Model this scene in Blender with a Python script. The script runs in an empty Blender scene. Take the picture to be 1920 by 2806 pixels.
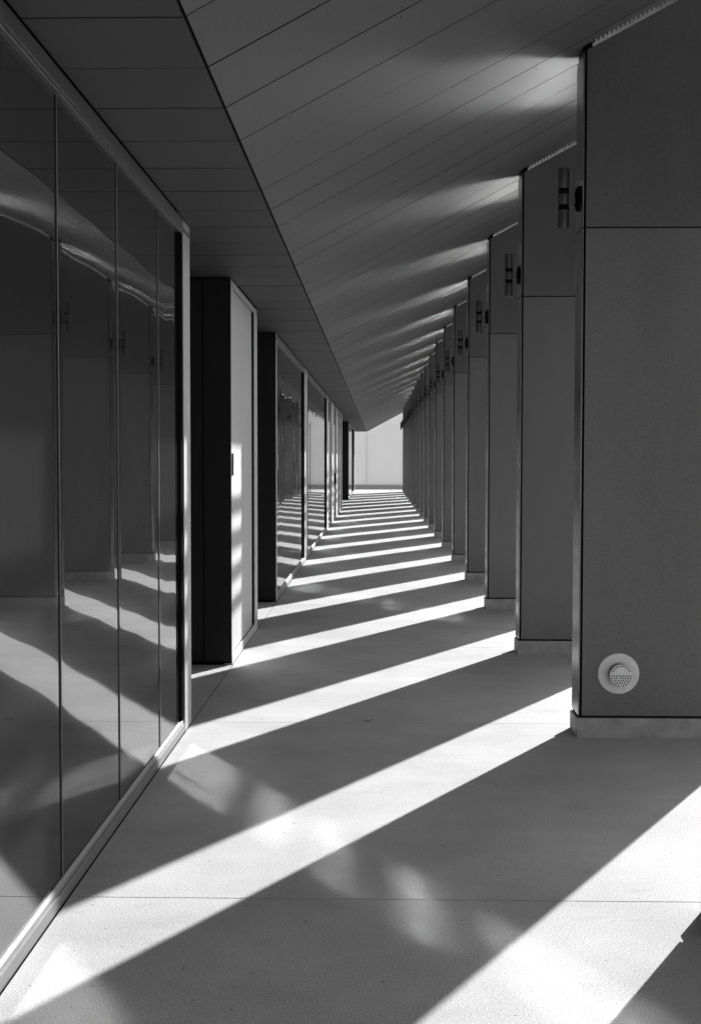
import bpy, bmesh, math, random
from mathutils import Vector, Matrix

random.seed(7)
SC = bpy.context.scene
COL = SC.collection

# ------------------------------------------------------------------ camera
H = 1.6                                   # eye height (m)
F_PX, W_PX = 3500.0, 1920.0               # focal length and width in photograph pixels
YAW, PITCH, ROLL = 0.02162, 0.04258, 0.00109
cam_d = bpy.data.cameras.new('camera')
cam_d.sensor_fit = 'HORIZONTAL'
cam_d.sensor_width = 36.0
cam_d.lens = 36.0 * F_PX / W_PX
cam_d.clip_start, cam_d.clip_end = 0.05, 2000.0
cam = bpy.data.objects.new('camera', cam_d)
COL.objects.link(cam)
fwd = Vector((-math.sin(YAW) * math.cos(PITCH), math.cos(YAW) * math.cos(PITCH), -math.sin(PITCH)))
rgt = Vector((math.cos(YAW), math.sin(YAW), 0))
upv = rgt.cross(fwd)
r2 = math.cos(ROLL) * rgt + math.sin(ROLL) * upv
u2 = -math.sin(ROLL) * rgt + math.cos(ROLL) * upv
M = Matrix((r2, u2, -fwd)).transposed().to_4x4()
M.translation = (0, 0, H)
cam.matrix_world = M
SC.camera = cam

# ------------------------------------------------------------------ sky and sun
SUN = Vector((1.0, 1.82, 0.8335)).normalized()     # towards the sun
elev = math.asin(SUN.z)
azim = math.atan2(SUN.x, SUN.y)
world = bpy.data.worlds.new('World')
SC.world = world
world.use_nodes = True
wn, wl = world.node_tree.nodes, world.node_tree.links
wn.clear()
sky = wn.new('ShaderNodeTexSky')
sky.sky_type = 'NISHITA'
sky.sun_disc = False
sky.sun_elevation = elev
sky.sun_rotation = azim
bw = wn.new('ShaderNodeRGBToBW')                   # black-and-white photograph
bg = wn.new('ShaderNodeBackground')
bg.inputs['Strength'].default_value = 0.08
wo = wn.new('ShaderNodeOutputWorld')
wl.new(sky.outputs[0], bw.inputs[0])
wl.new(bw.outputs[0], bg.inputs['Color'])
wl.new(bg.outputs[0], wo.inputs['Surface'])

sun_d = bpy.data.lights.new('sun', 'SUN')
sun_d.energy = 4.6
sun_d.angle = math.radians(0.53)
sun_d.color = (1, 1, 1)
sun = bpy.data.objects.new('sun', sun_d)
COL.objects.link(sun)
sun.rotation_euler = SUN.to_track_quat('Z', 'Y').to_euler()
sun.location = (20, 30, 30)

SC.view_settings.view_transform = 'Standard'
SC.view_settings.look = 'None'
SC.view_settings.exposure = 1.40
SC.view_settings.gamma = 1.0
SC.view_settings.use_curve_mapping = False
SC.cycles.max_bounces = 7
SC.cycles.diffuse_bounces = 4
SC.cycles.glossy_bounces = 3
SC.cycles.caustics_reflective = True
SC.cycles.blur_glossy = 0.1
SC.cycles.use_guiding = True
SC.cycles.use_light_tree = False
SC.cycles.sample_clamp_indirect = 0.0
SC.cycles.use_denoising = True
SC.cycles.denoising_prefilter = 'NONE'

# ------------------------------------------------------------------ materials
def nodes(mat):
    mat.use_nodes = True
    nt = mat.node_tree
    return nt.nodes, nt.links, nt.nodes['Principled BSDF']

def material(name, val, rough=0.6, metal=0.0, var=0.0, vscale=1.5, speck=0.0, sscale=120.0,
             bump=0.0, bscale=60.0, spec=0.5, streak=(1, 1, 1), obj_var=0.0):
    """neutral grey surface: broad mottling (var), fine grain (speck), fine relief (bump)"""
    m = bpy.data.materials.new(name)
    n, l, p = nodes(m)
    p.inputs['Base Color'].default_value = (val, val, val, 1)
    p.inputs['Roughness'].default_value = rough
    p.inputs['Metallic'].default_value = metal
    p.inputs['Specular IOR Level'].default_value = spec
    tc = n.new('ShaderNodeNewGeometry')
    mp = n.new('ShaderNodeMapping')
    mp.inputs['Scale'].default_value = streak
    l.new(tc.outputs['Position'], mp.inputs['Vector'])
    if var or speck:
        a = n.new('ShaderNodeTexNoise'); a.inputs['Scale'].default_value = vscale
        a.inputs['Detail'].default_value = 8; a.inputs['Roughness'].default_value = 0.62
        l.new(mp.outputs[0], a.inputs['Vector'])
        b = n.new('ShaderNodeTexNoise'); b.inputs['Scale'].default_value = sscale
        b.inputs['Detail'].default_value = 5; b.inputs['Roughness'].default_value = 0.8
        l.new(tc.outputs['Position'], b.inputs['Vector'])
        ra = n.new('ShaderNodeMapRange')
        ra.inputs['From Min'].default_value = 0.28; ra.inputs['From Max'].default_value = 0.72
        ra.inputs['To Min'].default_value = 1 - var; ra.inputs['To Max'].default_value = 1 + var
        l.new(a.outputs['Fac'], ra.inputs['Value'])
        rb = n.new('ShaderNodeMapRange')
        rb.inputs['From Min'].default_value = 0.3; rb.inputs['From Max'].default_value = 0.7
        rb.inputs['To Min'].default_value = 1 - speck; rb.inputs['To Max'].default_value = 1 + speck
        l.new(b.outputs['Fac'], rb.inputs['Value'])
        mu = n.new('ShaderNodeMath'); mu.operation = 'MULTIPLY'
        l.new(ra.outputs[0], mu.inputs[0]); l.new(rb.outputs[0], mu.inputs[1])
        mv = n.new('ShaderNodeMath'); mv.operation = 'MULTIPLY'; mv.inputs[1].default_value = val
        l.new(mu.outputs[0], mv.inputs[0])
        if obj_var:
            oi = n.new('ShaderNodeObjectInfo')
            ro = n.new('ShaderNodeMapRange')
            ro.inputs['To Min'].default_value = 1 - obj_var; ro.inputs['To Max'].default_value = 1 + obj_var
            l.new(oi.outputs['Random'], ro.inputs['Value'])
            mo = n.new('ShaderNodeMath'); mo.operation = 'MULTIPLY'
            l.new(mv.outputs[0], mo.inputs[0]); l.new(ro.outputs[0], mo.inputs[1])
            mv = mo
        co = n.new('ShaderNodeCombineColor')
        for i in range(3):
            l.new(mv.outputs[0], co.inputs[i])
        l.new(co.outputs[0], p.inputs['Base Color'])
        rr = n.new('ShaderNodeMapRange')
        rr.inputs['To Min'].default_value = rough - 0.06; rr.inputs['To Max'].default_value = rough + 0.06
        l.new(a.outputs['Fac'], rr.inputs['Value']); l.new(rr.outputs[0], p.inputs['Roughness'])
    if bump:
        c = n.new('ShaderNodeTexNoise'); c.inputs['Scale'].default_value = bscale
        c.inputs['Detail'].default_value = 4
        l.new(tc.outputs['Position'], c.inputs['Vector'])
        bp = n.new('ShaderNodeBump'); bp.inputs['Strength'].default_value = bump
        bp.inputs['Distance'].default_value = 0.004
        l.new(c.outputs['Fac'], bp.inputs['Height']); l.new(bp.outputs[0], p.inputs['Normal'])
    return m

M_FLOOR = material('pale_concrete_paving', 0.46, 0.92, var=0.15, vscale=1.7, speck=0.58, sscale=150, bump=0.10, bscale=300, spec=0.12)
def add_pits(m, scale, cut, depth, stretch=(1, 1, 1)):
    """scattered small dark pits and grit on a surface, in the surface's own coordinates"""
    n, l, p = nodes(m)
    src = p.inputs['Base Color'].links[0].from_socket
    g = n.new('ShaderNodeNewGeometry')
    mp = n.new('ShaderNodeMapping'); mp.inputs['Scale'].default_value = stretch
    t = n.new('ShaderNodeTexNoise'); t.inputs['Scale'].default_value = scale; t.inputs['Detail'].default_value = 2
    r = n.new('ShaderNodeMapRange')
    r.inputs['From Min'].default_value = cut; r.inputs['From Max'].default_value = cut + 0.05
    r.inputs['To Min'].default_value = 1.0; r.inputs['To Max'].default_value = depth
    mx = n.new('ShaderNodeMix'); mx.data_type = 'RGBA'; mx.blend_type = 'MULTIPLY'
    mx.inputs['Factor'].default_value = 1.0
    l.new(g.outputs['Position'], mp.inputs['Vector']); l.new(mp.outputs[0], t.inputs['Vector'])
    l.new(t.outputs['Fac'], r.inputs['Value'])
    l.new(src, mx.inputs[6]); l.new(r.outputs[0], mx.inputs[7])
    l.new(mx.outputs[2], p.inputs['Base Color'])
add_pits(M_FLOOR, 34, 0.70, 0.55)
add_pits(M_FLOOR, 3.5, 0.62, 0.95, (1, 2.0, 1))
M_GROUND = material('dark_lawn_earth', 0.07, 0.95, var=0.25, vscale=0.4, speck=0.2, sscale=60)
M_PANEL = material('grey_fin_cladding', 0.165, 0.50, var=0.11, vscale=2.2, speck=0.40, sscale=170, bump=0.04, bscale=220, spec=0.35, streak=(1, 1, 0.22), obj_var=0.05)
add_pits(M_PANEL, 30, 0.735, 0.75)
M_PANEL2 = material('grey_fin_cladding_darker_batch', 0.130, 0.50, var=0.11, vscale=2.2, speck=0.40, sscale=170, bump=0.04, bscale=220, spec=0.3, streak=(1, 1, 0.22), obj_var=0.05)
M_EDGE = material('grey_metal_edge', 0.26, 0.24, metal=0.9, var=0.10, vscale=5, speck=0.05, sscale=160)
M_PLINTH = material('rough_concrete_plinth', 0.36, 0.85, var=0.28, vscale=9, speck=0.15, sscale=140, bump=0.5, bscale=45)
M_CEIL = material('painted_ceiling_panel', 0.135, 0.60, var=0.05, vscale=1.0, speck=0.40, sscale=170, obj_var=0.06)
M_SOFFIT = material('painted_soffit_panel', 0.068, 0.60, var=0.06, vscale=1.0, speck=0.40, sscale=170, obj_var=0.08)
M_ALU = material('light_satin_aluminium', 0.43, 0.42, metal=0.25, var=0.06, vscale=4, speck=0.05, sscale=200, streak=(1, 1, 0.15))
M_RAIL = material('grey_aluminium_rail', 0.09, 0.45, metal=0.3, var=0.08, vscale=4, speck=0.05, sscale=200, streak=(1, 0.2, 1))
M_SILL = material('weathered_metal_sill', 0.15, 0.5, metal=0.2, var=0.18, vscale=6, speck=0.12, sscale=140, streak=(1, 0.25, 1))
M_FLASH = material('bright_galvanised_flashing', 0.80, 0.25, metal=0.9, var=0.1, vscale=25)
M_BLACK = material('black_rubber', 0.010, 0.9, spec=0.0)
M_VOID = material('dark_joint', 0.005, 0.9, spec=0.1)
M_DARKWALL = material('black_painted_panel', 0.014, 0.6, var=0.1, vscale=3, speck=0.3, sscale=140, spec=0.25)
M_WHITE = material('white_render', 0.86, 0.9, var=0.03, vscale=0.6, speck=0.04, sscale=40)
M_CAP = material('cast_grey_metal', 0.80, 0.5, metal=0.0, var=0.10, vscale=14, speck=0.10, sscale=260)
M_LAMP = material('dark_lamp_metal', 0.10, 0.35, metal=0.4, var=0.1, vscale=20)
M_BAR = material('galvanised_rail', 0.35, 0.5, metal=0.3)

def glass_material():
    """dark coated glass: clear mirror reflection plus an added rougher lobe that throws sun patches on the floor"""
    m = bpy.data.materials.new('dark_reflective_glass')
    n, l, p = nodes(m)
    p.inputs['Base Color'].default_value = (0.012, 0.012, 0.012, 1)
    p.inputs['Roughness'].default_value = 0.0
    p.inputs['IOR'].default_value = 2.9
    q = n.new('ShaderNodeBsdfPrincipled')
    q.inputs['Base Color'].default_value = (0.014, 0.014, 0.014, 1)
    q.inputs['Roughness'].default_value = 0.115
    q.inputs['IOR'].default_value = 6.0
    g = n.new('ShaderNodeNewGeometry')
    t = n.new('ShaderNodeTexNoise'); t.inputs['Scale'].default_value = 2.2; t.inputs['Detail'].default_value = 9
    t.inputs['Roughness'].default_value = 0.65
    l.new(g.outputs['Position'], t.inputs['Vector'])
    r = n.new('ShaderNodeMapRange')
    r.inputs['From Min'].default_value = 0.3; r.inputs['From Max'].default_value = 0.7
    r.inputs['To Min'].default_value = 0.17; r.inputs['To Max'].default_value = 0.29
    l.new(t.outputs['Fac'], r.inputs['Value'])
    mx = n.new('ShaderNodeMixShader')
    l.new(r.outputs[0], mx.inputs[0]); l.new(p.outputs[0], mx.inputs[1]); l.new(q.outputs[0], mx.inputs[2])
    l.new(mx.outputs[0], n['Material Output'].inputs['Surface'])
    return m
M_GLASS = glass_material()
M_REFLECTOR = bpy.data.materials.new('sun_reflector')  # gloss of the added out-of-view reflector, tuned for the ceiling streaks
_n, _l, _p = nodes(M_REFLECTOR)
_p.inputs['Base Color'].default_value = (0.02, 0.02, 0.02, 1)
_p.inputs['Roughness'].default_value = 0.17
_p.inputs['IOR'].default_value = 1.85

def backlit_wall_material():
    """pale render with translucency added so that sun from behind brightens the wall"""
    n, l, p = nodes(M_WHITE)
    t = n.new('ShaderNodeBsdfTranslucent'); t.inputs['Color'].default_value = (0.9, 0.9, 0.9, 1)
    mx = n.new('ShaderNodeMixShader'); mx.inputs[0].default_value = 0.24
    l.new(p.outputs[0], mx.inputs[1]); l.new(t.outputs[0], mx.inputs[2])
    l.new(mx.outputs[0], n['Material Output'].inputs['Surface'])
backlit_wall_material()

# ------------------------------------------------------------------ helpers
def bm_box(bm, a, b, bev=0.0):
    x0, y0, z0 = a; x1, y1, z1 = b
    vs = [bm.verts.new(c) for c in ((x0, y0, z0), (x1, y0, z0), (x1, y1, z0), (x0, y1, z0),
                                    (x0, y0, z1), (x1, y0, z1), (x1, y1, z1), (x0, y1, z1))]
    fs = [bm.faces.new([vs[i] for i in f]) for f in
          ((3, 2, 1, 0), (4, 5, 6, 7), (0, 1, 5, 4), (1, 2, 6, 5), (2, 3, 7, 6), (3, 0, 4, 7))]
    if bev:
        es = list({e for f in fs for e in f.edges})
        bmesh.ops.bevel(bm, geom=es, offset=bev, segments=2, affect='EDGES', profile=0.5)
    return vs

def bm_prism_y(bm, prof, y0, y1):
    """prof: list of (x, z) counter-clockwise seen from -Y"""
    a = [bm.verts.new((x, y0, z)) for x, z in prof]
    b = [bm.verts.new((x, y1, z)) for x, z in prof]
    bm.faces.new(a); bm.faces.new(list(reversed(b)))
    k = len(prof)
    for i in range(k):
        j = (i + 1) % k
        bm.faces.new((a[j], a[i], b[i], b[j]))

def mesh_from(name, bm, mat, smooth=False):
    bmesh.ops.recalc_face_normals(bm, faces=bm.faces[:])
    me = bpy.data.meshes.new(name)
    bm.to_mesh(me); bm.free()
    me.materials.append(mat)
    if smooth:
        for p in me.polygons: p.use_smooth = True
    return me

def box_mesh(name, a, b, mat, bev=0.0):
    bm = bmesh.new(); bm_box(bm, a, b, bev)
    return mesh_from(name, bm, mat)

def put(name, me, parent=None, loc=(0, 0, 0)):
    o = bpy.data.objects.new(name, me)
    COL.objects.link(o)
    o.parent = parent
    o.location = loc
    return o

def tag(o, label=None, cat=None, group=None, kind=None):
    if label: o['label'] = label
    if cat: o['category'] = cat
    if group: o['group'] = group
    if kind: o['kind'] = kind
    return o

def thing(name, label, cat, loc=(0, 0, 0), group=None):
    o = bpy.data.objects.new(name, None)
    o.empty_display_size = 0.2
    COL.objects.link(o); o.location = loc
    return tag(o, label, cat, group)

def cyl_mesh(name, r, z0, z1, mat, seg=32, bev=0.0):
    bm = bmesh.new()
    bmesh.ops.create_cone(bm, cap_ends=True, segments=seg, radius1=r, radius2=r, depth=z1 - z0,
                          matrix=Matrix.Translation((0, 0, (z0 + z1) / 2)))
    if bev:
        es = [e for e in bm.edges if len(e.link_faces) == 2 and any(len(f.verts) > 4 for f in e.link_faces)]
        bmesh.ops.bevel(bm, geom=es, offset=bev, segments=2, affect='EDGES', profile=0.5)
    me = mesh_from(name, bm, mat)
    for p in me.polygons:
        p.use_smooth = len(p.vertices) == 4
    return me

# ------------------------------------------------------------------ dimensions
XL = -1.124            # face of the glazed wall
XR = 1.147             # inner end of the fins
ZC = 2.974             # flat soffit
XF = -0.607            # fold between soffit and sloped ceiling
SL = 0.535             # rise of the sloped ceiling per metre
XE = 2.25              # eave
Y0, S = 7.303, 3.082   # first visible fin and spacing
NF = 18
YB, YE = -9.0, 67.6    # ends of the canopy
def zc(x): return ZC + SL * (x - XF)

# ------------------------------------------------------------------ ground and paving
g = box_mesh('ground', (-400, -400, -0.5), (400, 600, -0.010), M_GROUND)
tag(put('ground', g), kind='structure')
# pale open terrace round the far end, and an unseen glossy sheet added to throw sun on the ceiling
tag(put('terrace', box_mesh('terrace', (2.44, 44.0, -0.08), (5.38, 75.66, -0.002), M_FLOOR)), kind='structure')
tag(put('unseen_reflector', box_mesh('unseen_reflector', (5.5, -40, -0.09), (60, 75.6, -0.004), M_REFLECTOR)), kind='structure')

pav = box_mesh('pavement', (-2.6, YB, -0.009), (2.42, 75.66, -0.005), M_VOID)
pav = tag(put('pavement', pav), kind='structure')
JY0 = 4.563                                     # a joint across the walk; the others every bay
J = 0.0035
ks = range(-5, 24)
slab = box_mesh('paving_slab', (XL + 0.006, J, -0.08), (2.42, S - J, 0), M_FLOOR, 0.0)
for k in ks:
    y = JY0 + k * S
    if y + S > 75.7: continue
    put('paving_slab', slab, pav, (0, y, 0))
# slabs inside the recessed entrances, beyond the long joint
for (ya, yb) in ((7.63, 9.77), (11.86, 14.05), (39.85, 48.63)):
    put('paving_slab', box_mesh('paving_slab', (-2.4, ya, -0.08), (XL - 0.002, yb, 0.0), M_FLOOR), pav)
put('paving_slab', box_mesh('paving_slab', (-2.6, 60.72, -0.08), (XL - 0.002, 75.6, 0.0), M_FLOOR), pav)
tag(put('terrace', box_mesh('terrace', (-30, 40.0, -0.08), (-2.62, 75.66, -0.002), M_FLOOR)), kind='structure')

# ------------------------------------------------------------------ ceiling (soffit + sloped boards) and roof above
bm = bmesh.new()
bm_prism_y(bm, [(-2.6, ZC + 0.022), (XF, ZC + 0.022), (XE - 0.01, zc(XE - 0.01) + 0.026), (XE - 0.01, zc(XE) + 0.30), (-2.6, zc(XE) + 0.30)], YB, YE)
ceil = tag(put('ceiling', mesh_from('ceiling', bm, M_VOID)), kind='structure')
bm = bmesh.new()
bm_prism_y(bm, [(-2.62, zc(XE) + 0.303), (XE + 0.0, zc(XE) + 0.303), (XE, zc(XE) + 0.36), (-2.62, zc(XE) + 0.36)], YB - 0.02, YE + 0.02)
tag(put('roof', mesh_from('roof', bm, M_RAIL)), kind='structure')

def dark_sides(me):
    """long edges of a board painted dark, as shade in the joints"""
    me.materials.append(M_VOID)
    for p in me.polygons:
        if abs(p.normal.y) > 0.5: p.material_index = 1
    return me
PW = 0.5205                                     # board pitch along the walk
GJ = 0.0042
bm = bmesh.new()
a0, a1 = XF + 0.0065, XE
bm_prism_y(bm, [(a0, zc(a0)), (a1, zc(a1)), (a1, zc(a1) + 0.02), (a0, zc(a0) + 0.02)], GJ, PW - GJ)
slope_me = dark_sides(mesh_from('ceiling_board', bm, M_CEIL))
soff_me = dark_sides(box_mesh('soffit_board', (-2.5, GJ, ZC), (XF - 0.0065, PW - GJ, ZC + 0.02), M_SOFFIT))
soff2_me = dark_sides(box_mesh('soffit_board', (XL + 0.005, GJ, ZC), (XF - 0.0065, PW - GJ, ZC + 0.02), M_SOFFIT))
k = -26
y = 4.555 + k * PW
while y < YE - PW:
    o = put('ceiling_board', slope_me, ceil, (0, y, 0)); o.rotation_euler = (0, 0, 0)
    o.location.z = random.uniform(-0.0012, 0.0012)
    solid = not any(a - PW < y < b for a, b in ((7.62, 9.78), (11.85, 14.06), (39.8, 48.65))) and y < 60.7
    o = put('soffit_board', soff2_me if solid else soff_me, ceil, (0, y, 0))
    o.location.z = random.uniform(-0.001, 0.001)
    y += PW
# fixings beside some of the board joints
bm = bmesh.new()
rs = random.Random(5)
y = 4.555 - 2 * PW
while y < 15:
    for x in (-0.40, 0.08, 0.46, 0.86, 1.12):
        for dy in (-0.055, 0.055):
            if rs.random() < 0.55:
                bmesh.ops.create_cone(bm, cap_ends=True, segments=8, radius1=0.004, radius2=0.004, depth=0.004,
                                      matrix=Matrix.Translation((x + rs.uniform(-0.02, 0.02), y + dy, zc(x) - 0.0005)))
    y += PW
o = put('screws', mesh_from('screws', bm, M_LAMP), ceil); o['kind'] = 'stuff'

# ------------------------------------------------------------------ fins on the right
FY0, FY1 = -0.010, 0.237        # near and far face of the cladding, from the fin's nominal position
PY0, PY1 = -0.024, 0.246        # plinth
XO = 2.165                      # outer edge
XP = XR + 0.021                 # where the face panel starts
GAP = 0.035
ZS = 2.899                      # joint between lower and upper panel
def ztop(x): return zc(x) - GAP

def face_panel(name, y0, y1, z0, top):
    bm = bmesh.new()
    if top is None:
        bm_prism_y(bm, [(XP, z0), (XO - 0.004, z0), (XO - 0.004, ZS - 0.004), (XP, ZS - 0.004)], y0, y1)
    else:
        bm_prism_y(bm, [(XP, ZS + 0.004), (XO - 0.004, ZS + 0.004), (XO - 0.004, ztop(XO)), (XP, ztop(XP))], y0, y1)
    return mesh_from(name, bm, M_PANEL if top is None else M_PANEL2)

fin_parts = []
# plinth with slightly worn edges
bm = bmesh.new(); bm_box(bm, (XR - 0.009, PY0, -0.02), (XO + 0.01, PY1, 0.109), 0.006)
fin_parts.append(('plinth', mesh_from('plinth', bm, M_PLINTH)))
# dark core showing in the joints
bm = bmesh.new()
bm_prism_y(bm, [(XR + 0.004, 0.105), (XO - 0.02, 0.105), (XO - 0.02, ztop(XO - 0.02) - 0.004), (XR + 0.004, ztop(XR) - 0.004)], FY0 + 0.016, FY1 - 0.016)
fin_parts.append(('core', mesh_from('core', bm, M_VOID)))
fin_parts += [('face_panel', face_panel('face_panel', FY0, FY0 + 0.012, 0.123, None)),
              ('face_panel', face_panel('face_panel', FY0, FY0 + 0.012, 0.123, 1)),
              ('face_panel', face_panel('face_panel', FY1 - 0.012, FY1, 0.123, None)),
              ('face_panel', face_panel('face_panel', FY1 - 0.012, FY1, 0.123, 1))]
def edge_strip(x0, x1, z0, z1a, z1b):
    """channel-shaped strip wrapped round the end of the fin"""
    bm = bmesh.new()
    bm_prism_y(bm, [(x0, z0), (x1, z0), (x1, z1b), (x0, z1a)], FY0 + 0.001, FY1 - 0.001)
    es = [e for e in bm.edges if abs(e.verts[0].co.x - x0) < 1e-5 and abs(e.verts[1].co.x - x0) < 1e-5
          and abs(e.verts[0].co.y - e.verts[1].co.y) < 1e-5]
    bmesh.ops.bevel(bm, geom=es, offset=0.004, segments=3, affect='EDGES', profile=0.5)
    return mesh_from('edge_strip', bm, M_EDGE)
fin_parts += [('edge_strip', edge_strip(XR, XR + 0.0065, 0.125, ZS - 0.004, ZS - 0.004)),
              ('edge_strip', edge_strip(XR, XR + 0.0065, ZS + 0.004, ztop(XR), ztop(XR + 0.0065))),
              ('outer_strip', box_mesh('outer_strip', (XO - 0.003, FY0 + 0.001, 0.125), (XO + 0.008, FY1 - 0.001, ztop(XO)), M_EDGE))]
# toothed closure strip between the slanted top and the ceiling boards
bm = bmesh.new()
x = XR + 0.06
a, b = XR + 0.05, XO
yA, yB = FY0 + 0.012, FY0 + 0.022
bm_prism_y(bm, [(a, zc(a) - GAP + 0.001), (b, zc(b) - GAP + 0.001), (b, zc(b) - 0.018), (a, zc(a) - 0.018)], yA, yB)
while x < b - 0.02:
    bm_prism_y(bm, [(x, zc(x) - 0.0185), (x + 0.013, zc(x + 0.013) - 0.0185), (x + 0.0115, zc(x + 0.0115) - 0.004), (x + 0.0015, zc(x + 0.0015) - 0.004)], yA + 0.0005, yB - 0.0005)
    x += 0.0245
for v in bm.verts:
    v.co.y -= (v.co.z - (zc(v.co.x) - GAP)) * 0.65 + 0.014          # leans out, so that it mirrors the floor
fin_parts.append(('closure_strip', mesh_from('closure_strip', bm, M_FLASH)))
bm = bmesh.new()
bm_prism_y(bm, [(XR + 0.008, zc(XR + 0.008) - GAP - 0.003), (XR + 0.046, zc(XR + 0.046) - GAP - 0.003), (XR + 0.046, zc(XR + 0.046) - 0.002), (XR + 0.008, zc(XR + 0.008) - 0.002)], FY0 + 0.008, FY1 - 0.01)
fin_parts.append(('seal_block', mesh_from('seal_block', bm, M_BLACK)))
# rivets of the cladding and screws of the edge strip, each a few millimetres
bm = bmesh.new()
for zz in (0.62, 1.12, 1.62, 2.12, 2.62, 3.12, 3.52):
    for xx in (XP + 0.075, XP + 0.52, XO - 0.08):
        bmesh.ops.create_cone(bm, cap_ends=True, segments=8, radius1=0.005, radius2=0.0035, depth=0.003,
                              matrix=Matrix.Translation((xx, FY0 - 0.0012, zz)) @ Matrix.Rotation(math.pi / 2, 4, 'X'))
rv = mesh_from('rivets', bm, M_PANEL)
fin_parts.append(('rivets', rv))
bm = bmesh.new()
for zz in (0.30, 0.66, 1.10, 1.70, 2.30):
    for yy in (FY0 + 0.09, FY0 + 0.16):
        bmesh.ops.create_cone(bm, cap_ends=True, segments=8, radius1=0.005, radius2=0.005, depth=0.002,
                              matrix=Matrix.Translation((XR - 0.0005, yy, zz + (0.006 if yy > 0.1 else 0))) @ Matrix.Rotation(math.pi / 2, 4, 'Y'))
fin_parts.append(('screws', mesh_from('screws', bm, M_LAMP)))

ORD = ['first', 'second', 'third', 'fourth', 'fifth', 'sixth', 'seventh', 'eighth', 'ninth', 'tenth', 'eleventh',
       'twelfth', 'thirteenth', 'fourteenth', 'fifteenth', 'sixteenth', 'seventeenth', 'eighteenth']
def fin_label(k):
    if k < 0: return 'grey clad fin just outside the picture on the right' if k == -1 else 'grey clad fin behind the viewpoint, %s back' % ORD[-k - 1]
    if k == 0: return 'nearest grey clad fin, the one with the round perforated cap'
    if k == NF - 1: return 'farthest grey clad fin, next to the pale end wall'
    return '%s grey clad fin from the front, behind the %s' % (ORD[k], ORD[k - 1])
def lamp_label(k):
    if k < 0: return 'dark tube lamp at the upper right picture edge' if k == -1 else 'dark tube lamp behind the viewpoint, %s back' % ORD[-k - 1]
    if k == 0: return 'dark tube wall lamp on the inner edge of the nearest fin'
    if k == NF - 1: return 'farthest dark tube lamp, on the last fin before the end wall'
    return 'dark tube wall lamp on the inner edge of the %s fin' % ORD[k]

# lamp: tube held off the fin's end by a short arm, black domed back plate
LX, LY = 1.060, 0.115
def ring(name, r, z0, z1, m): return cyl_mesh(name, r, z0, z1, m, 28, 0.002)
bm = bmesh.new()
prof = [(0.0, 0.074), (0.006, 0.073), (0.014, 0.066), (0.020, 0.050), (0.023, 0.028), (0.024, 0.0)]
rows = []
for d, r in prof:
    if r == 0: rows.append([bm.verts.new((XR - d, LY, 3.085))]); continue
    rows.append([bm.verts.new((XR - d, LY + r * math.cos(t * math.tau / 28), 3.085 + r * math.sin(t * math.tau / 28))) for t in range(28)])
for i in range(len(rows) - 1):
    for t in range(28):
        A, B = rows[i], rows[i + 1]
        if len(B) == 1: bm.faces.new((A[t], A[(t + 1) % 28], B[0]))
        else: bm.faces.new((A[t], A[(t + 1) % 28], B[(t + 1) % 28], B[t]))
lamp_parts = [('back_plate', mesh_from('back_plate', bm, M_BLACK, True), (0, 0, 0)),
              ('arm', box_mesh('arm', (LX + 0.02, LY - 0.017, 3.054), (XR - 0.02, LY + 0.017, 3.097), M_LAMP, 0.003), (0, 0, 0)),
              ('tube', ring('tube', 0.0335, 2.914, 3.020, M_LAMP), (LX, LY, 0)),
              ('tube', ring('tube', 0.0335, 3.050, 3.112, M_LAMP), (LX, LY, 0)),
              ('tube', ring('tube', 0.0335, 3.142, 3.256, M_LAMP), (LX, LY, 0)),
              ('band', ring('band', 0.0300, 3.018, 3.052, M_BLACK), (LX, LY, 0)),
              ('band', ring('band', 0.0300, 3.110, 3.144, M_BLACK), (LX, LY, 0))]

for k in range(-3, NF):
    y = Y0 + k * S
    f = thing('fin_column', fin_label(k), 'column', (0, y, 0), 'fins along the right side of the walk')
    f.rotation_euler = (0, 0, random.uniform(-0.0012, 0.0012)); f.location.x = random.uniform(-0.002, 0.002)
    for nm, me in fin_parts:
        if k > 8 and nm in ('rivets', 'screws'): continue
        o = put(nm, me, f)
        if nm in ('rivets', 'screws'): o['kind'] = 'stuff'
    if k >= 0:
        t = thing('wall_lamp', lamp_label(k), 'lamp', (0, y, 0), 'tube lamps on the fin ends')
        for nm, me, lo in lamp_parts:
            put(nm, me, t, lo)

# four rails tying the outer fin edges together high up under the eave
rails = thing('sun_rail', 'four metal rails along the outer edges of the fins', 'rail', (XO, 0, 0))
for z0, z1 in ((3.155, 3.262), (3.400, 3.518), (3.645, 3.788), (3.920, 4.052)):
    put('rail', box_mesh('rail', (0.010, YB, z0), (0.040, 60.0, z1), M_BAR, 0.004), rails)

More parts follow.
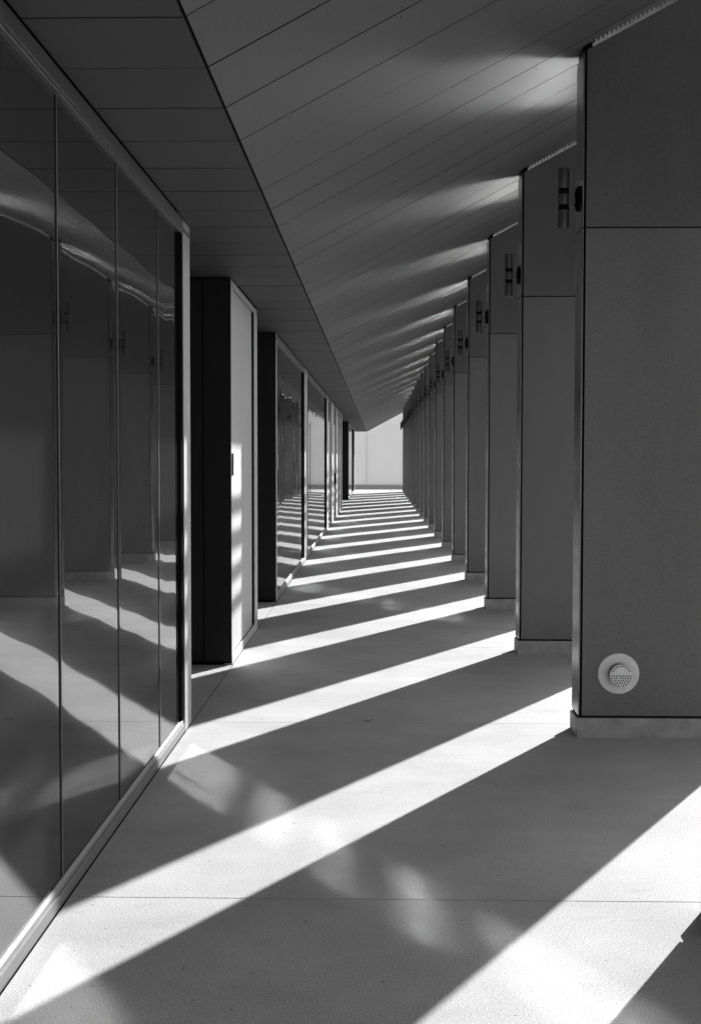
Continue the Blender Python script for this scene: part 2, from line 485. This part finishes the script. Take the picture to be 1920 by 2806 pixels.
# ------------------------------------------------------------------ round perforated cap on the first fin
CX, CZ = 1.3765, 0.3665
cap = thing('outlet_cap', 'round pale metal flange and perforated cap low on the nearest fin', 'outlet', (CX, Y0 + FY0, CZ))
def lathe_y(prof, mat, name, seg=64):
    """prof: (radius, distance towards the viewer)"""
    bm = bmesh.new(); rows = []
    for r, d in prof:
        if r == 0: rows.append([bm.verts.new((0, -d, 0))])
        else: rows.append([bm.verts.new((r * math.cos(t * math.tau / seg), -d, r * math.sin(t * math.tau / seg))) for t in range(seg)])
    for A, B in zip(rows, rows[1:]):
        for t in range(seg):
            u = (t + 1) % seg
            if len(B) == 1: bm.faces.new((A[t], A[u], B[0]))
            elif len(A) == 1: bm.faces.new((A[0], B[u], B[t]))
            else: bm.faces.new((A[t], A[u], B[u], B[t]))
    return mesh_from(name, bm, mat, True)
put('flange', lathe_y([(0.1168, 0.0), (0.1172, 0.002), (0.1155, 0.005), (0.112, 0.006), (0.075, 0.0075), (0.066, 0.005), (0.058, 0.003)], M_CAP, 'flange'), cap)
put('neck', lathe_y([(0.0600, 0.004), (0.0595, 0.03), (0.0590, 0.064)], M_LAMP, 'neck'), cap)  # shade behind the cap is put into the neck's dark colour
sc_ = 7.21 / 3500 / 12.23
pts = [(662, 940), (715, 870), (783, 818), (862, 785), (947, 772), (1030, 782), (1110, 815), (1178, 867), (1233, 938)]
pts += [(x, 1100) for x in (620, 702, 785, 865, 945, 1027, 1110, 1192, 1275)]
pts += [(627, 1185), (712, 1183), (795, 1182), (905, 1172), (982, 1172), (1085, 1183), (1175, 1185), (1262, 1183),
        (660, 1265), (755, 1260), (858, 1243), (938, 1267), (1020, 1243), (1130, 1260), (1227, 1267),
        (710, 1335), (818, 1317), (897, 1343), (980, 1345), (1062, 1317), (1172, 1335), (775, 1387), (1103, 1388), (852, 1420), (1020, 1422)]
capme = lathe_y([(0, 0.058), (0.054, 0.058), (0.058, 0.060), (0.061, 0.063), (0.0628, 0.068), (0.0628, 0.076), (0.0618, 0.0785), (0.059, 0.0795), (0, 0.0795)], M_CAP, 'cap')
capo = put('cap', capme, cap)
bm = bmesh.new()
for (px, py) in pts:
    bmesh.ops.create_cone(bm, cap_ends=True, segments=12, radius1=0.0044, radius2=0.0044, depth=0.02,
                          matrix=Matrix.Translation(((px - 945) * sc_, -0.0805, (1092 - py) * sc_)) @ Matrix.Rotation(math.pi / 2, 4, 'X'))
cut = bpy.data.objects.new('cut', mesh_from('cut', bm, M_VOID))
COL.objects.link(cut); cut.location = (CX, Y0 + FY0, CZ)
capo.data.materials.append(M_VOID)
bpy.context.view_layer.update()
md = capo.modifiers.new('holes', 'BOOLEAN'); md.operation = 'DIFFERENCE'; md.object = cut; md.solver = 'EXACT'
try: md.material_mode = 'TRANSFER'
except Exception: pass
dg = bpy.context.evaluated_depsgraph_get()
newme = bpy.data.meshes.new_from_object(capo.evaluated_get(dg))
capo.modifiers.clear(); capo.data = newme
for p in newme.polygons: p.use_smooth = False
bpy.data.objects.remove(cut)
put('grip_bar', box_mesh('grip_bar', (-0.050, -0.0825, 0.0085), (0.055, -0.079, 0.0195), M_CAP, 0.0015), cap)
for ang in (math.pi * 0.98, -math.pi / 2 + 0.04, math.pi / 2, 0.03):
    o = put('screw', cyl_mesh('screw', 0.0045, -0.002, 0.002, M_CAP, 10), cap, (0.105 * math.cos(ang), -0.0065, 0.105 * math.sin(ang)))
    o.rotation_euler = (math.pi / 2, 0, 0)

# ------------------------------------------------------------------ glazed walls and doors on the left
ZH, ZSILL = 2.882, 0.078
def pane_mesh(y0, y1, z0, z1, x, seed, bow=0.0007, rip=0.00021):
    rnd = random.Random(seed)
    ny, nz = 26, 40
    bw_ = bow * rnd.uniform(0.4, 1.3) * rnd.choice((1, 1, -1))
    tilt = rnd.uniform(-0.0007, 0.0007)
    ph = [rnd.uniform(0, 6.28) for _ in range(6)]
    bm = bmesh.new()
    gv = []
    for i in range(ny + 1):
        u = -1 + 2 * i / ny; row = []
        for j in range(nz + 1):
            v = -1 + 2 * j / nz
            d = bw_ * (1 - u * u) * (1 - v ** 4)
            d += tilt * u * (y1 - y0) / 2
            d += rip * (math.sin(5.1 * v + ph[0] + 1.3 * u) * 0.5 + math.sin(9.7 * v + ph[1] - 2 * u) * 0.28 + math.sin(4.6 * u + ph[2]) * 0.6)
            d += 0.0012 * rnd_edge(u)
            row.append(bm.verts.new((x + d, y0 + (u + 1) / 2 * (y1 - y0), z0 + (v + 1) / 2 * (z1 - z0))))
        gv.append(row)
    for i in range(ny):
        for j in range(nz):
            f = bm.faces.new((gv[i][j], gv[i + 1][j], gv[i + 1][j + 1], gv[i][j + 1])); f.smooth = True
    for e in bm.edges:
        if e.is_boundary: e.smooth = False
    # back and rim, so that the pane is a solid sheet
    back = [bm.verts.new((x - 0.018, yy, zz)) for yy, zz in ((y0, z0), (y1, z0), (y1, z1), (y0, z1))]
    bm.faces.new(back)
    loops = ([gv[i][0] for i in range(ny + 1)], [gv[ny][j] for j in range(nz + 1)],
             [gv[i][nz] for i in range(ny, -1, -1)], [gv[0][j] for j in range(nz, -1, -1)])
    for q, lp in enumerate(loops):
        bm.faces.new(lp + [back[(q + 1) % 4], back[q]])
    me = bpy.data.meshes.new('pane')
    bmesh.ops.recalc_face_normals(bm, faces=bm.faces[:])
    bm.to_mesh(me); bm.free(); me.materials.append(M_GLASS)
    return me
def rnd_edge(u):
    """slight pinch of the sheet next to its vertical joints"""
    e = max(0.0, abs(u) - 0.93) / 0.07
    return -e * e * 0.10

XG = XL - 0.020
def glazed(label, y0, y1, joints, posts, seed, extra=None, stile=None):
    """joints: pane boundaries as (a, b) glass spans cut at list of joints; posts: (y0, y1) light uprights"""
    t = thing('glazed_wall', label, 'glass wall', (XL, y0, 0))
    L = lambda y: y - y0
    P = lambda nm, a, b, mat, bev=0.0: put(nm, box_mesh(nm, (a[0] - XL, L(a[1]), a[2]), (b[0] - XL, L(b[1]), b[2]), mat, bev), t)
    P('backing', (-2.45, y0 + 0.02, 0.0), (XG - 0.024, y1 - 0.02, ZC + 0.02), M_VOID)
    hr = P('head_rail', (XG - 0.02, y0, ZH), (XL, y1, ZC - 0.006), M_RAIL, 0.003)
    put('rail_bead', box_mesh('rail_bead', (0.0005, 0.0, ZH + 0.012), (0.006, y1 - y0, ZH + 0.034), M_RAIL, 0.002), hr)
    sl = P('sill', (XG - 0.02, y0, 0.0), (XL, y1, ZSILL - 0.028), M_SILL, 0.003)
    bm = bmesh.new()
    bm_prism_y(bm, [(XG - 0.02 - XL, ZSILL - 0.0279), (-0.006, ZSILL - 0.0279), (-0.008, ZSILL - 0.014), (XG + 0.004 - XL, ZSILL), (XG - 0.02 - XL, ZSILL)], 0.0, y1 - y0)
    put('sill_cap', mesh_from('sill_cap', bm, M_SILL), sl)
    for i, (a, b) in enumerate(joints):
        me = pane_mesh(a + 0.0025, b - 0.0025, ZSILL - 0.004, ZH + 0.004, XG, seed * 31 + i)
        put('pane', me, t, (-XL, -y0, 0))
        P('joint_seal', (XG - 0.016, b - 0.0024, ZSILL - 0.003), (XG - 0.0004, b + 0.0024, ZH + 0.003), M_BLACK)
        if b < 7.2: P('joint_bead', (XG + 0.0012, b - 0.005, ZSILL), (XG + 0.0046, b + 0.005, ZH), M_RAIL, 0.0015)
    for a, b in posts:
        P('post', (XG - 0.022, a, 0.001), (XL + 0.003, b, ZC - 0.012), M_ALU, 0.004)
    return t, P

def cuts(a, b, js): 
    e = [a] + js + [b]
    return list(zip(e, e[1:]))

# near unit
A1 = 7.620
t, P = glazed('large near dark glass wall at the left edge, mirroring the fins', -6.0, A1,
              cuts(-5.6, 7.285, [-4.80, -3.76, -2.72, -1.68, -0.64, 0.395, 1.434, 2.473, 3.512, 4.551, 5.590, 6.629]),
              [(7.372, A1), (-6.0, -5.62)], 1)
P('gasket', (XG - 0.02, 7.288, ZSILL), (XL - 0.003, 7.370, ZH), M_BLACK)
# wide door leaf
def metal_door():
    y0, y1 = 9.785, 11.850
    t = thing('metal_door', 'pale metal door panel between the two dark recesses, partly sunlit', 'door', (XL, y0, 0))
    P = lambda nm, a, b, mat, bev=0.0, par=None: put(nm, box_mesh(nm, (a[0] - XL, a[1] - y0, a[2]), (b[0] - XL, b[1] - y0, b[2]), mat, bev), par or t)
    P('backing', (-2.45, y0 + 0.02, 0.0), (XL - 0.05, y1 - 0.02, ZC + 0.02), M_VOID)
    P('head_rail', (XL - 0.06, y0, 2.908), (XL, y1, ZC - 0.014), M_ALU, 0.003)
    P('sill', (XL - 0.06, y0, 0.0), (XL + 0.002, y1, 0.078), M_ALU, 0.003)
    P('stile', (XL - 0.06, y0, 0.079), (XL, 9.918, 2.906), M_ALU, 0.003)
    lf = P('leaf', (XL - 0.06, 9.926, 0.090), (XL - 0.006, 10.618, 2.898), M_ALU, 0.002)
    P('leaf', (XL - 0.06, 10.622, 0.090), (XL - 0.006, 11.395, 2.898), M_ALU, 0.002)
    P('gasket', (XL - 0.05, 11.397, 0.088), (XL - 0.005, 11.590, 2.90), M_BLACK)
    P('post', (XL - 0.06, 11.592, 0.079), (XL + 0.003, y1, 2.906), M_ALU, 0.004)
    hp = P('door_pull', (XL - 0.002, 9.800, 1.462), (XL + 0.012, 9.835, 1.632), M_LAMP, 0.002)
    P('keyhole', (XL + 0.0125, 9.812, 1.54), (XL + 0.0145, 9.824, 1.556), M_ALU, 0.0, hp)
metal_door()

# long far unit
t, P = glazed('long glass wall in the middle distance with pale posts', 14.065, 39.80,
              cuts(14.16, 19.25, [14.72, 15.70, 16.72, 17.72, 18.74]) + cuts(20.55, 27.50, [21.58, 22.60, 23.63, 24.66, 25.68, 26.71])
              + [(28.75, 30.70), (32.25, 34.2), (35.75, 37.3), (37.6, 39.2)],
              [(14.065, 14.15), (19.52, 20.27), (27.95, 28.72), (30.72, 32.22), (34.22, 35.72), (37.32, 37.58), (39.25, 39.8)], 2)
P('gasket', (XG - 0.02, 19.26, ZSILL), (XL - 0.004, 19.515, ZH), M_BLACK)
P('gasket', (XG - 0.02, 20.275, ZSILL), (XL - 0.004, 20.545, ZH), M_BLACK)
P('gasket', (XG - 0.02, 27.51, ZSILL), (XL - 0.004, 27.945, ZH), M_BLACK)
P('door_pull', (XL + 0.001, 14.075, 1.462), (XL + 0.016, 14.120, 1.640), M_ALU, 0.002)
P('door_handle', (XL + 0.004, 32.4, 0.92), (XL + 0.055, 32.6, 1.21), M_BLACK, 0.012)

t, P = glazed('farthest glass wall on the left, mirroring the pale end wall', 48.65, 60.65,
              cuts(48.8, 56.2, [50.0, 52.0, 54.1]), [(48.65, 48.78), (60.0, 60.65)], 3)
P('gasket', (XG - 0.02, 56.22, ZSILL), (XL - 0.004, 59.98, ZH), M_BLACK)

# black walls closing the recesses, facing the viewer
def recess(y0, y1, label, label2):
    """return wall in front of the next unit, and the wall at the back of the recess"""
    t = thing('recess_wall', label, 'wall', (XL, y1, 0))
    for xa, xb in ((-1.338, XL - 0.002), (-2.40, -1.3465)):
        put('panel', box_mesh('panel', (xa - XL, -0.020, 0.028), (xb - XL, 0.018, ZC - 0.012), M_DARKWALL, 0.002), t)
    put('joint_back', box_mesh('joint_back', (-2.40 - XL, -0.008, 0.012), (-0.004, 0.010, ZC - 0.006), M_VOID), t)
    b = thing('back_wall', label2, 'wall', (-2.42, y0, 0))
    n = max(1, round((y1 - y0 - 0.04) / 1.05)); w = (y1 - y0 - 0.04) / n
    for i in range(n):
        put('panel', box_mesh('panel', (0, 0.02 + i * w + 0.003, 0.02), (0.02, 0.02 + (i + 1) * w - 0.003, ZC - 0.004), M_DARKWALL, 0.002), b)
recess(7.62, 9.785, 'tall black wall beside the pale metal door', 'black wall at the back of the nearest recess')
recess(11.85, 14.065, 'tall black wall just behind the pale metal door', 'black wall at the back of the recess behind the pale door')
recess(39.80, 48.65, 'distant black wall at the far end of the long glass wall', 'black wall at the back of the farthest recess')

# ------------------------------------------------------------------ end wall across the far terrace
w = thing('end_wall', 'pale rendered wall closing the far end of the walk', 'wall', (0, 75.67, 0))
xs = [-9.7, -6.7, -3.7, -0.70, 2.3, 5.3, 8.3, 11.3, 14.3]
for a, b in zip(xs, xs[1:]):
    put('panel', box_mesh('panel', (a + 0.008, 0, 0), (b - 0.008, 0.06, 5.35), M_WHITE), w)
for x in xs[1:-1]:
    put('joint_cover', box_mesh('joint_cover', (x - 0.007, 0.02, 0), (x + 0.007, 0.06, 5.33), M_ALU), w)

# scrap of leaf on the floor
bm = bmesh.new()
prof = [(-0.030, 0.004), (-0.018, 0.009), (0.0, 0.006), (0.016, 0.011), (0.030, 0.018)]
wd = [0.002, 0.011, 0.014, 0.010, 0.002]
top = [[bm.verts.new((x, -w_ / 2, z)), bm.verts.new((x, w_ / 2, z + 0.003))] for (x, z), w_ in zip(prof, wd)]
bot = [[bm.verts.new((x, -w_ / 2, z - 0.0012)), bm.verts.new((x, w_ / 2, z + 0.0018))] for (x, z), w_ in zip(prof, wd)]
for i in range(4):
    bm.faces.new((top[i][0], top[i + 1][0], top[i + 1][1], top[i][1]))
    bm.faces.new((bot[i][1], bot[i + 1][1], bot[i + 1][0], bot[i][0]))
    for q in (0, 1):
        bm.faces.new((top[i][q], bot[i][q], bot[i + 1][q], top[i + 1][q]))
for i in (0, 4):
    bm.faces.new((top[i][0], top[i][1], bot[i][1], bot[i][0]))
lf = put('leaf', mesh_from('leaf', bm, M_LAMP), None, (-0.06, 7.66, 0))
tag(lf, 'tiny dark leaf scrap lying in the shade between two sun stripes', 'leaf')
